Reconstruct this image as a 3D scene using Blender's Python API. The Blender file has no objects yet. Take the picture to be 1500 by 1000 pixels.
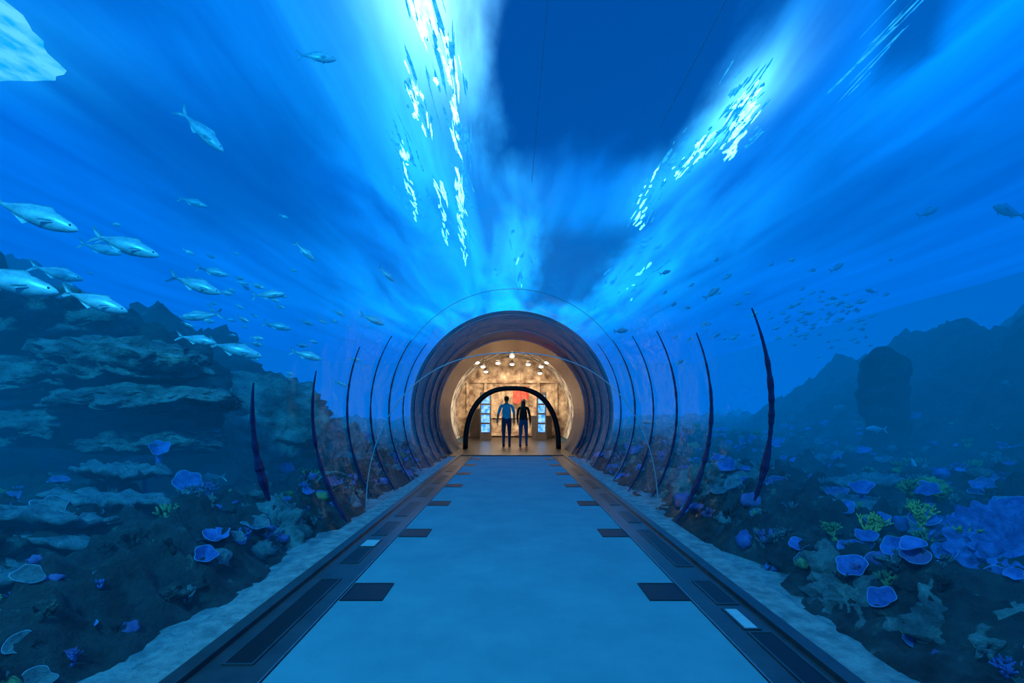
import bpy, bmesh, math, random
from mathutils import Vector, Matrix, noise
random.seed(7)
scene = bpy.context.scene
try:
    scene.view_settings.view_transform = 'Standard'
    scene.view_settings.look = 'None'
except Exception:
    pass
COL = scene.collection

# ------------------------------------------------------------------ helpers
class MB:
    def __init__(s): s.v=[]; s.f=[]; s.m=[]
    def add(s, vs, fs, m=0, M=None):
        o=len(s.v)
        for p in vs:
            p=Vector(p)
            s.v.append(M@p if M else p)
        for f in fs:
            s.f.append([i+o for i in f]); s.m.append(m)
    def box(s, x0,x1,y0,y1,z0,z1,m=0,M=None):
        vs=[(x0,y0,z0),(x1,y0,z0),(x1,y1,z0),(x0,y1,z0),(x0,y0,z1),(x1,y0,z1),(x1,y1,z1),(x0,y1,z1)]
        s.add(vs,[(0,3,2,1),(4,5,6,7),(0,1,5,4),(1,2,6,5),(2,3,7,6),(3,0,4,7)],m,M)
    def tube(s, pts, rad, n=8, m=0, M=None, squash=None):
        vs=[];fs=[]
        P=[Vector(p) for p in pts]
        up=None
        for i,p in enumerate(P):
            t=(P[min(i+1,len(P)-1)]-P[max(i-1,0)])
            if t.length<1e-9: t=Vector((0,0,1))
            t.normalize()
            if up is None:
                up=Vector((0,0,1)) if abs(t.z)<0.9 else Vector((1,0,0))
            a=t.cross(up); 
            if a.length<1e-6: a=t.cross(Vector((0,1,0)))
            a.normalize(); b=a.cross(t).normalized(); up=b
            r=rad[i] if hasattr(rad,'__len__') else rad
            for k in range(n):
                an=2*math.pi*k/n
                vs.append(p+a*math.cos(an)*r+b*math.sin(an)*r)
        for i in range(len(P)-1):
            for k in range(n):
                k2=(k+1)%n
                fs.append((i*n+k,i*n+k2,(i+1)*n+k2,(i+1)*n+k))
        fs.append(tuple(range(n-1,-1,-1)))
        fs.append(tuple((len(P)-1)*n+k for k in range(n)))
        s.add(vs,fs,m,M)
    def ellipsoid(s,c,r,m=0,nu=14,nv=9,M=None):
        vs=[];fs=[]
        for j in range(nv+1):
            th=math.pi*j/nv
            for i in range(nu):
                ph=2*math.pi*i/nu
                vs.append((c[0]+r[0]*math.sin(th)*math.cos(ph),c[1]+r[1]*math.sin(th)*math.sin(ph),c[2]+r[2]*math.cos(th)))
        for j in range(nv):
            for i in range(nu):
                i2=(i+1)%nu
                fs.append((j*nu+i,(j+1)*nu+i,(j+1)*nu+i2,j*nu+i2))
        s.add(vs,fs,m,M)
    def obj(s,name,mats,smooth=True,loc=None,parent=None):
        me=bpy.data.meshes.new(name)
        me.from_pydata([tuple(p) for p in s.v],[],s.f)
        for mt in mats: me.materials.append(mt)
        for p,mi in zip(me.polygons,s.m):
            p.material_index=mi; p.use_smooth=smooth
        me.update()
        o=bpy.data.objects.new(name,me); COL.objects.link(o)
        if loc: o.location=loc
        if parent: o.parent=parent
        return o

def new_mat(name):
    m=bpy.data.materials.new(name); m.use_nodes=True
    nt=m.node_tree; nt.nodes.clear()
    out=nt.nodes.new('ShaderNodeOutputMaterial')
    return m,nt,out

def pmat(name, c1, c2=None, rough=0.6, scale=5.0, metal=0.0, bump=0.0, bscale=None, c3=None, spec=0.5, stretch=(1,1,1), emis=None, estr=0, bdist=0.05):
    m,nt,out=new_mat(name)
    b=nt.nodes.new('ShaderNodeBsdfPrincipled')
    b.inputs['Roughness'].default_value=rough
    b.inputs['Metallic'].default_value=metal
    b.inputs['Specular IOR Level'].default_value=spec
    nt.links.new(b.outputs[0],out.inputs['Surface'])
    tc=nt.nodes.new('ShaderNodeTexCoord'); mp=nt.nodes.new('ShaderNodeMapping')
    mp.inputs['Scale'].default_value=stretch
    nt.links.new(tc.outputs['Object'],mp.inputs['Vector'])
    nz=nt.nodes.new('ShaderNodeTexNoise'); nz.inputs['Scale'].default_value=scale; nz.inputs['Detail'].default_value=8; nz.inputs['Roughness'].default_value=.65
    nt.links.new(mp.outputs[0],nz.inputs['Vector'])
    r=nt.nodes.new('ShaderNodeValToRGB')
    c2=c2 or c1
    r.color_ramp.elements[0].position=0.38; r.color_ramp.elements[0].color=(*c1,1)
    r.color_ramp.elements[1].position=0.62; r.color_ramp.elements[1].color=(*c2,1)
    if c3:
        e=r.color_ramp.elements.new(0.72); e.color=(*c3,1)
    nt.links.new(nz.outputs['Fac'],r.inputs['Fac'])
    nt.links.new(r.outputs[0],b.inputs['Base Color'])
    if bump>0:
        n2=nt.nodes.new('ShaderNodeTexNoise'); n2.inputs['Scale'].default_value=bscale or scale*4; n2.inputs['Detail'].default_value=8; n2.inputs['Roughness'].default_value=.7
        nt.links.new(mp.outputs[0],n2.inputs['Vector'])
        bp=nt.nodes.new('ShaderNodeBump'); bp.inputs['Strength'].default_value=bump; bp.inputs['Distance'].default_value=bdist
        nt.links.new(n2.outputs['Fac'],bp.inputs['Height']); nt.links.new(bp.outputs[0],b.inputs['Normal'])
    if emis:
        b.inputs['Emission Color'].default_value=(*emis,1); b.inputs['Emission Strength'].default_value=estr
    return m

def emat(name,col,strength,col2=None,scale=6,stretch=(1,1,1)):
    m,nt,out=new_mat(name)
    e=nt.nodes.new('ShaderNodeEmission'); e.inputs['Strength'].default_value=strength
    nt.links.new(e.outputs[0],out.inputs['Surface'])
    if col2:
        tc=nt.nodes.new('ShaderNodeTexCoord'); mp=nt.nodes.new('ShaderNodeMapping'); mp.inputs['Scale'].default_value=stretch
        nt.links.new(tc.outputs['Object'],mp.inputs['Vector'])
        nz=nt.nodes.new('ShaderNodeTexNoise'); nz.inputs['Scale'].default_value=scale; nz.inputs['Detail'].default_value=5
        nt.links.new(mp.outputs[0],nz.inputs['Vector'])
        r=nt.nodes.new('ShaderNodeValToRGB'); r.color_ramp.elements[0].position=.38; r.color_ramp.elements[1].position=.62
        r.color_ramp.elements[0].color=(*col,1); r.color_ramp.elements[1].color=(*col2,1)
        nt.links.new(nz.outputs['Fac'],r.inputs['Fac']); nt.links.new(r.outputs[0],e.inputs['Color'])
    else: e.inputs['Color'].default_value=(*col,1)
    return m

# ------------------------------------------------------------------ constants
CAMZ=1.15; R=2.1; CZ=1.2; YEND=15.5; SURF=6.15
YBACK=-4.0; XW=18.0; YF=45.0
PI=math.pi; d2r=math.radians

# ------------------------------------------------------------------ materials
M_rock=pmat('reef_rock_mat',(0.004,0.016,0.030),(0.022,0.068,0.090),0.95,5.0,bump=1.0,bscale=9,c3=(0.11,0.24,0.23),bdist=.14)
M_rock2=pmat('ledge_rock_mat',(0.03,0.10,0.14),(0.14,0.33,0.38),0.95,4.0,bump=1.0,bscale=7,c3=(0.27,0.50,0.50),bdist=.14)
M_sand=pmat('sand_mat',(0.07,0.20,0.27),(0.19,0.38,0.46),0.95,9,bump=0.8,bscale=40)
M_carpet=pmat('carpet_mat',(0.028,0.205,0.30),(0.040,0.245,0.345),0.95,2.0,bump=0.35,bscale=160,c3=(0.05,.27,.37))
M_border=pmat('border_stone_mat',(0.012,0.024,0.036),(0.022,0.038,0.052),0.35,6,bump=0.05)
M_black=pmat('black_gloss_mat',(0.003,0.004,0.006),(0.005,0.007,0.010),0.4,20,spec=.3)
M_hatch=pmat('hatch_mat',(0.003,0.006,0.015),(0.006,0.012,0.024),0.5,30,spec=.3)
M_trim=pmat('metal_trim_mat',(0.15,0.2,0.24),(0.22,0.28,0.32),0.35,20,metal=0.8)
M_pale=pmat('pale_plate_mat',(0.16,0.32,0.4),(0.22,0.4,0.48),0.4,20)
M_rib=pmat('seal_rib_mat',(0.001,0.016,0.07),(0.003,0.026,0.10),0.7,10,spec=.1)
M_seam=pmat('joint_seam_mat',(0.08,0.28,0.45),(0.12,0.34,0.5),0.3,10)
M_wall=pmat('tank_wall_mat',(0.005,0.08,0.28),(0.01,0.13,0.38),0.9,0.6,stretch=(1,1,.4))
M_fish=pmat('silver_fish_mat',(0.12,0.34,0.46),(0.48,0.78,0.88),0.35,5,metal=0.1,stretch=(1,1,2))
M_fishd=pmat('blue_fish_mat',(0.12,0.34,0.48),(0.25,0.50,0.62),0.4,3)
M_fisheye=pmat('fish_eye_mat',(0.01,0.01,0.01),None,0.2)
M_cup=pmat('blue_cup_coral_mat',(0.008,0.06,0.30),(0.04,0.17,0.58),0.7,10,bump=.6,bscale=40)
M_cupr=pmat('cup_rim_mat',(0.10,0.30,0.58),(0.20,0.42,0.70),0.6,8)
M_green=pmat('green_coral_mat',(0.03,0.15,0.10),(0.11,0.30,0.12),0.8,10,bump=.6)
M_yel=pmat('yellow_coral_mat',(0.16,0.28,0.07),(0.36,0.48,0.13),0.8,10,bump=.4)
M_plate=pmat('table_coral_mat',(0.03,0.11,0.18),(0.11,0.26,0.34),0.9,12,bump=.9,bscale=40)
M_purp=pmat('purple_coral_mat',(0.04,0.06,0.24),(0.10,0.14,0.42),0.8,10,bump=.6)

def acrylic():
    m,nt,out=new_mat('acrylic_mat')
    lw=nt.nodes.new('ShaderNodeLayerWeight'); lw.inputs['Blend'].default_value=0.5
    pw=nt.nodes.new('ShaderNodeMath'); pw.operation='POWER'; pw.inputs[1].default_value=5.0
    ml=nt.nodes.new('ShaderNodeMath'); ml.operation='MULTIPLY_ADD'; ml.inputs[1].default_value=0.17; ml.inputs[2].default_value=0.015
    nt.links.new(lw.outputs['Facing'],pw.inputs[0]); nt.links.new(pw.outputs[0],ml.inputs[0])
    tr=nt.nodes.new('ShaderNodeBsdfTransparent'); tr.inputs[0].default_value=(0.93,0.985,1,1)
    gl=nt.nodes.new('ShaderNodeBsdfGlossy'); gl.inputs['Roughness'].default_value=0.02; gl.inputs['Color'].default_value=(.8,.92,1,1)
    tc=nt.nodes.new('ShaderNodeTexCoord'); mp=nt.nodes.new('ShaderNodeMapping'); mp.inputs['Scale'].default_value=(1,.6,1)
    nz=nt.nodes.new('ShaderNodeTexNoise'); nz.inputs['Scale'].default_value=3.0; nz.inputs['Detail'].default_value=3
    bp=nt.nodes.new('ShaderNodeBump'); bp.inputs['Strength'].default_value=0.7; bp.inputs['Distance'].default_value=0.05
    nt.links.new(tc.outputs['Object'],mp.inputs[0]); nt.links.new(mp.outputs[0],nz.inputs['Vector']); nt.links.new(nz.outputs['Fac'],bp.inputs['Height'])
    nt.links.new(bp.outputs[0],gl.inputs['Normal'])
    mx=nt.nodes.new('ShaderNodeMixShader')
    nt.links.new(ml.outputs[0],mx.inputs[0]); nt.links.new(tr.outputs[0],mx.inputs[1]); nt.links.new(gl.outputs[0],mx.inputs[2])
    nt.links.new(mx.outputs[0],out.inputs['Surface'])
    return m
M_acr=acrylic()

def water():
    m,nt,out=new_mat('tank_water_mat')
    sig=(0.28,0.086,0.058); fog=(0.0,0.165,0.76)
    ab=nt.nodes.new('ShaderNodeVolumeAbsorption'); ab.inputs['Density'].default_value=1.0
    ab.inputs['Color'].default_value=(1-sig[0],1-sig[1],1-sig[2],1)
    em=nt.nodes.new('ShaderNodeEmission'); em.inputs['Strength'].default_value=1.0
    em.inputs['Color'].default_value=(sig[0]*fog[0],sig[1]*fog[1],sig[2]*fog[2],1)
    ad=nt.nodes.new('ShaderNodeAddShader')
    nt.links.new(ab.outputs[0],ad.inputs[0]); nt.links.new(em.outputs[0],ad.inputs[1]); nt.links.new(ad.outputs[0],out.inputs['Volume'])
    return m
M_water=water()

# ------------------------------------------------------------------ profiles
N=72
def tun_profile(r, zb, n=N, cz=CZ):
    a0=math.asin(max(-1,(zb-cz)/r))
    pts=[]
    na=n-12
    for i in range(na+1):
        a=a0+(math.pi-2*a0)*i/na
        pts.append((r*math.cos(a),cz+r*math.sin(a)))
    x0=pts[-1][0]; x1=pts[0][0]
    for i in range(1,12):
        pts.append((x0+(x1-x0)*i/12,zb))
    return pts
def outer_profile(inner,x0,x1,z0,z1,cz=1.2):
    out=[]
    for (x,z) in inner:
        dx=x; dz=z-cz
        t=1e9
        if dx>1e-9: t=min(t,x1/dx)
        if dx<-1e-9: t=min(t,x0/dx)
        if dz>1e-9: t=min(t,(z1-cz)/dz)
        if dz<-1e-9: t=min(t,(z0-cz)/dz)
        out.append((dx*t,cz+dz*t))
    return out
def loops_mesh(mb,loops,closed=True,m=0):
    n=len(loops[0][0]); vs=[];fs=[]
    for pr,y in loops:
        vs+= [(x,y,z) for x,z in pr]
    L=len(loops)
    for i in range(L if closed else L-1):
        j=(i+1)%L
        for k in range(n):
            k2=(k+1)%n
            fs.append((i*n+k,i*n+k2,j*n+k2,j*n+k))
    mb.add(vs,fs,m)

p1=tun_profile(R+.03,-0.10); p2=tun_profile(2.9,-0.10)
p3=[(x*.01,1+z*.01) for x,z in p2]
po=outer_profile(p1,-XW-.4,XW+.4,-3.0,6.35)
mb=MB(); loops_mesh(mb,[(po,YBACK-.6),(p1,YBACK-.6),(p1,13.22),(p2,13.24),(p2,23.12),(p3,23.14),(p3,YF+.4),(po,YF+.4)])
o=mb.obj('tank_water',[M_water],smooth=False)
bm=bmesh.new(); bm.from_mesh(o.data); bmesh.ops.recalc_face_normals(bm,faces=bm.faces); bm.to_mesh(o.data); bm.free()

def arch_pts(r,zb=0.0,n=64,cz=CZ):
    a0=math.asin((zb-cz)/r)
    return [(r*math.cos(a0+(math.pi-2*a0)*i/n),cz+r*math.sin(a0+(math.pi-2*a0)*i/n)) for i in range(n+1)]
ap=arch_pts(R,-0.03)
mb=MB(); vs=[];fs=[]
ys=[YBACK+ (13.22-YBACK)*i/30 for i in range(31)]
for y in ys: vs+=[(x,y,z) for x,z in ap]
n=len(ap)
for i in range(30):
    for k in range(n-1): fs.append((i*n+k,i*n+k+1,(i+1)*n+k+1,(i+1)*n+k))
mb.add(vs,fs)
mb.obj('acrylic_tunnel',[M_acr])

# dark joint seals following the sheet, heaviest low on each side and thinning toward the crown
def seal(y,thick,z0,z1,r=R-0.012,name='tunnel_rib',z1l=None):
    mb=MB()
    for sx in (-1,1):
        zz=z1l if (sx<0 and z1l) else z1
        a0=math.asin((z0-CZ)/r); a1=math.asin(min(.999,(zz-CZ)/r)); L=110; vs=[];fs=[]
        for i in range(L+1):
            t=i/L; a=a0+(a1-a0)*t
            x=sx*r*math.cos(a); z=CZ+r*math.sin(a)
            w=thick*min(1,.25+t*4)*((1-t)**.8)
            w*=1+.75*noise.fractal(Vector((sx*3+y,y,z*7)),.8,2,4)
            w=max(w,.003)
            d=Vector((x,z-CZ)).normalized()*.012
            vs+=[(x,y-w/2,z),(x,y+w/2,z),(x-d.x,y+w/2,z-d.y),(x-d.x,y-w/2,z-d.y)]
        for i in range(L):
            A=i*4;B=A+4
            for k in range(4):
                k2=(k+1)%4; fs.append((A+k,A+k2,B+k2,B+k))
        fs.append((0,1,2,3)); fs.append((L*4+3,L*4+2,L*4+1,L*4)); mb.add(vs,fs)
    return mb.obj(name,[M_rib])
for y,t,z0,z1,zl in ((3.65,.10,.45,2.0,1.4),(4.75,.12,.02,2.0,1.6),(5.75,.09,.1,2.2,2.0),(6.7,.085,.02,2.3,None),(7.7,.09,.02,2.4,None),(8.7,.09,.05,2.5,None),(9.7,.10,.02,2.6,None),(10.6,.12,.02,2.8,None),(11.5,.14,.02,3.0,None),(12.4,.16,.02,3.1,None)):
    seal(y,t,z0,z1,z1l=zl)
for y in (7.7,9.7,11.5,12.9):
    mb=MB(); mb.tube([(x,y+.09,z) for x,z in arch_pts(R-.012,0.0,80)],0.005,6); mb.obj('tunnel_joint',[M_seam])
mb=MB(); pts=[]
for i in range(81):
    a=math.pi*i/80
    c=math.cos(a); s_=math.sin(a)
    pts.append((1.70*math.copysign(abs(c)**0.85,c),5.3,1.86*abs(s_)**0.9))
mb.tube(pts,0.006,6)
mb.obj('joint_hoop',[M_seam])
for ang,y0,y1 in ((85,1.0,4.2),(62,1.0,3.0)):
    mb=MB(); a=math.radians(ang); rr=R-.01
    mb.tube([(rr*math.cos(a),y0+(y1-y0)*i/10,CZ+rr*math.sin(a)) for i in range(11)],0.002,6)
    mb.obj('tunnel_seam',[M_seam])

# ------------------------------------------------------------------ walkway
mb=MB(); mb.box(-1.075,1.10,YBACK,12.4,-0.06,0.0); mb.obj('floor_carpet',[M_carpet],False)
for sx in (-1,1):
    mb=MB(); a,b=(1.075 if sx<0 else 1.10),1.46
    x0,x1=(a,b) if sx>0 else (-b,-a)
    mb.box(x0,x1,YBACK,13.2,-0.08,0.006)
    xo0,xo1=(1.40,1.475) if sx>0 else (-1.475,-1.40)
    mb.box(xo0,xo1,YBACK,13.2,-0.08,0.03)
    xt=(a,a+.008) if sx>0 else (-a-.008,-a)
    mb.box(xt[0],xt[1],YBACK,13.2,-0.02,0.010,1)
    mb.obj('walkway_border',[M_border,M_trim],False)
    xs=(1.475,1.74) if sx>0 else (-1.74,-1.475)
    mb=MB(); mb.box(xs[0],xs[1],YBACK,13.2,-0.12,-0.012); mb.obj('tunnel_sill',[M_sand],False)

def plate(name,x0,x1,y0,y1,z,mat,frame=M_border):
    mb=MB(); mb.box(x0,x1,y0,y1,z-.004,z+.003)
    f=.012
    mb.box(x0-f,x1+f,y0-f,y0,z-.004,z+.005,1); mb.box(x0-f,x1+f,y1,y1+f,z-.004,z+.005,1)
    mb.box(x0-f,x0,y0,y1,z-.004,z+.005,1); mb.box(x1,x1+f,y0,y1,z-.004,z+.005,1)
    mb.obj(name,[mat,frame],False)
for i in range(7):
    y=2.94+1.45*i
    plate('floor_hatch',-1.05,-.81,y-.13,y+.13,0.002,M_hatch,M_hatch)
    plate('floor_hatch',.86,1.085,y-.13,y+.13,0.002,M_hatch,M_hatch)
for y0,y1,pl in ((2.08,3.14,0),(3.5,3.85,0),(3.92,4.12,1),(4.3,4.8,0),(5.1,5.9,0),(6.3,7.0,0),(7.5,8.4,0),(9,10,0)):
    plate('floor_vent',-1.31,-1.19,y0,y1,0.008,M_pale if pl else M_black)
for y0,y1,pl in ((1.7,2.37,0),(2.42,2.66,1),(2.74,3.1,0),(3.42,4.46,0),(4.8,5.3,0),(5.7,6.5,0),(7,7.8,0),(8.5,9.5,0)):
    plate('floor_vent',1.24,1.35 if not pl else 1.31,y0,y1,0.008,M_pale if pl else M_black)

# ------------------------------------------------------------------ entrance structure and hall
M_collar=pmat('portal_concrete_mat',(0.001,0.006,0.022),(0.002,0.011,0.036),0.95,2,spec=.05)
M_lining=pmat('portal_lining_mat',(0.006,0.012,0.025),(0.012,0.022,0.045),0.10,2,spec=.6,bump=1.0,bscale=5)
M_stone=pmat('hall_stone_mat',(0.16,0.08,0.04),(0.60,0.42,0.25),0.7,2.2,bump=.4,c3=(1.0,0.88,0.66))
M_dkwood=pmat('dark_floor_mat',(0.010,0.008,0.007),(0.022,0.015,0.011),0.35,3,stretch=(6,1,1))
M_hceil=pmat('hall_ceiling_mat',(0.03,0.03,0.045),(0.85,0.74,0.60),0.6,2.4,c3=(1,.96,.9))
M_lamp=emat('warm_lamp_mat',(1.0,0.85,0.65),18)
M_screen=emat('screen_mat',(0.02,0.25,0.8),1.5,(0.3,0.6,0.95),6)
M_red=pmat('red_fabric_mat',(0.45,0.03,0.02),(0.7,0.09,0.05),0.7,6)
M_dark=pmat('dark_cabinet_mat',(0.02,0.014,0.01),(0.05,0.03,0.02),0.5,4)
q1=tun_profile(R+.0,-0.06); q2=tun_profile(2.95,-0.06); q3=tun_profile(2.8,-.06)
mb=MB(); loops_mesh(mb,[(q2,13.2),(q1,13.2)],False); loops_mesh(mb,[(q1,13.2),(q1,15.6)],False,1); loops_mesh(mb,[(q1,15.6),(q3,15.6),(q3,23.0),(q2,23.0),(q2,13.2)],False)
mb.add([(x,23.0,z) for x,z in q2]+[(x,23.3,z) for x,z in q2],[tuple(range(N)),tuple(range(2*N-1,N-1,-1))]+[(k,(k+1)%N,(k+1)%N+N,k+N) for k in range(N)])
mb.obj('tunnel_portal',[M_collar,M_lining],smooth=False)
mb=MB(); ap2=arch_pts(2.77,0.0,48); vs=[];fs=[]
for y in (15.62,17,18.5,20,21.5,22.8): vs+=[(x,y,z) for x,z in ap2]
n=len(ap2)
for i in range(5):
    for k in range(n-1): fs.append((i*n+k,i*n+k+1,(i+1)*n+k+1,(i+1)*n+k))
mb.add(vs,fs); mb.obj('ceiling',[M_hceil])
mb=MB(); mb.add([(x,22.8,z) for x,z in ap2],[tuple(range(n))])
for i in range(6):
    x=-2.2+.88*i; mb.box(x-.07,x+.07,22.66,22.79,0,2.9)
for z in (0.12,1.0,2.75): mb.box(-2.4,2.4,22.62,22.79,z-.06,z+.06)
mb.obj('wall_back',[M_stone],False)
mb=MB(); mb.box(-2.4,2.4,12.4,22.8,-0.09,-0.002); mb.obj('floor',[M_dkwood],False)
mb=MB(); mb.box(-1.45,1.45,12.4,12.55,-.05,.02); mb.box(-1.45,1.45,12.43,12.46,.02,.026); mb.obj('threshold_strip',[M_black],False)
mb=MB(); vs=[];fs=[]; K=60
def archp(hw,ht,i):
    a=math.pi*i/K; c=math.cos(a); s_=math.sin(a)
    return (hw*math.copysign(abs(c)**0.8,c), ht*abs(s_)**0.85)
for i in range(K+1):
    xo,zo=archp(1.62,2.07,i); xi,zi=archp(1.47,1.93,i)
    vs+=[(xo,15.0,zo),(xi,15.0,zi),(xi,15.35,zi),(xo,15.35,zo)]
for i in range(K):
    a=i*4;b=a+4
    for k in range(4):
        k2=(k+1)%4; fs.append((a+k,a+k2,b+k2,b+k))
fs+= [(3,2,1,0),(K*4,K*4+1,K*4+2,K*4+3)]
mb.add(vs,fs); mb.obj('door_arch',[M_black])
for x0,x1 in ((-1.35,-.98),(1.15,1.45)):
    mb=MB(); mb.box(x0-.06,x1+.06,20.0,20.25,0,2.1,0)
    for k in range(4): mb.box(x0,x1,19.97,20.0,.35+.42*k,.35+.42*k+.34,1)
    mb.obj('display_cabinet',[M_dark,M_screen],False)
mb=MB(); 
vs=[];fs=[]
for i in range(13):
    x=.05+.75*i/12; yy=21.9+.05*math.sin(i*1.1)
    vs+=[(x,yy,2.45-.1*math.sin(i*.3)),(x,yy,1.75-.12*math.sin(i*.5))]
for i in range(12): fs.append((2*i,2*i+2,2*i+3,2*i+1))
mb.add(vs,fs); mb.tube([(-.02,21.9,2.45),(.87,21.9,2.45)],.02,6,1); mb.tube([(.42,21.9,2.45),(.42,21.9,3.5)],.008,6,1)
mb.obj('red_banner',[M_red,M_dark])
mb=MB(); mb.box(.95,1.9,21.6,22.2,0,1.0); mb.box(.9,1.95,21.55,22.25,1.0,1.06); mb.box(-2.0,-1.5,21.6,22.3,0,1.4)
mb.obj('reception_counter',[M_dark],False)
for (x,y) in ((-1.3,16.8),(1.3,16.8),(-1.2,18.8),(1.2,18.8),(0,17.6),(0,20.4),(-1.2,21),(1.3,21.2),(-.6,19.4),(.7,19.6)):
    z=CZ+math.sqrt(2.77**2-x*x)
    mb=MB(); mb.tube([(x,y,z),(x,y,z-.45)],.012,6,0)
    mb.tube([(x,y,z-.42),(x,y,z-.47),(x,y,z-.58)],[.03,.07,.12],14,0)
    mb.ellipsoid((x,y,z-.60),(.09,.09,.05),1)
    mb.obj('pendant_lamp',[M_dark,M_lamp])
def area(name,loc,rot,size,energy,col,sy=None):
    l=bpy.data.lights.new(name,'AREA'); l.energy=energy; l.color=col; l.size=size
    if sy: l.shape='RECTANGLE'; l.size_y=sy
    o=bpy.data.objects.new(name,l); COL.objects.link(o); o.location=loc; o.rotation_euler=rot; return o
def aimed(name,loc,tgt,size,energy,col):
    o=area(name,loc,(0,0,0),size,energy,col); o.rotation_euler=(Vector(tgt)-Vector(loc)).to_track_quat('-Z','Y').to_euler(); return o
area('hall_light',(0,19.8,3.45),(0,0,0),1.6,210,(1,.82,.60),4.5)
aimed('hall_fill_light',(0,16.4,3.35),(0,21.5,3.1),.5,330,(1,.88,.70))  # extra light with no fixture, added to brighten the hall ceiling and back wall
aimed('tank_fill_light',(-3.0,-1.2,5.6),(-4.5,5.5,1.6),.8,620,(.3,.85,1))  # out-of-view fill lights, added to brighten the fish and rock ledges
aimed('tank_fill_light',(3.2,-1.2,5.6),(3.2,4.0,0),.6,230,(.3,.8,1))

# ------------------------------------------------------------------ tank shell
mb=MB(); mb.box(-XW-.3,-XW,YBACK-.5,YF+.2,-3,6.2); mb.obj('wall_left',[M_wall],False)
mb=MB(); mb.box(XW,XW+.3,YBACK-.5,YF+.2,-3,6.2); mb.obj('wall_right',[M_wall],False)
mb=MB(); mb.box(-XW,XW,YF,YF+.2,-3,6.2); mb.obj('wall_far',[M_wall],False)
mb=MB(); mb.box(-XW,XW,YBACK-.5,YBACK-.2,-3,6.2); mb.obj('wall_front',[M_wall],False)
mb=MB(); mb.box(-XW,XW,23.3,YF,-1.6,-.6); mb.obj('tank_floor',[M_sand],False)

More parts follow.
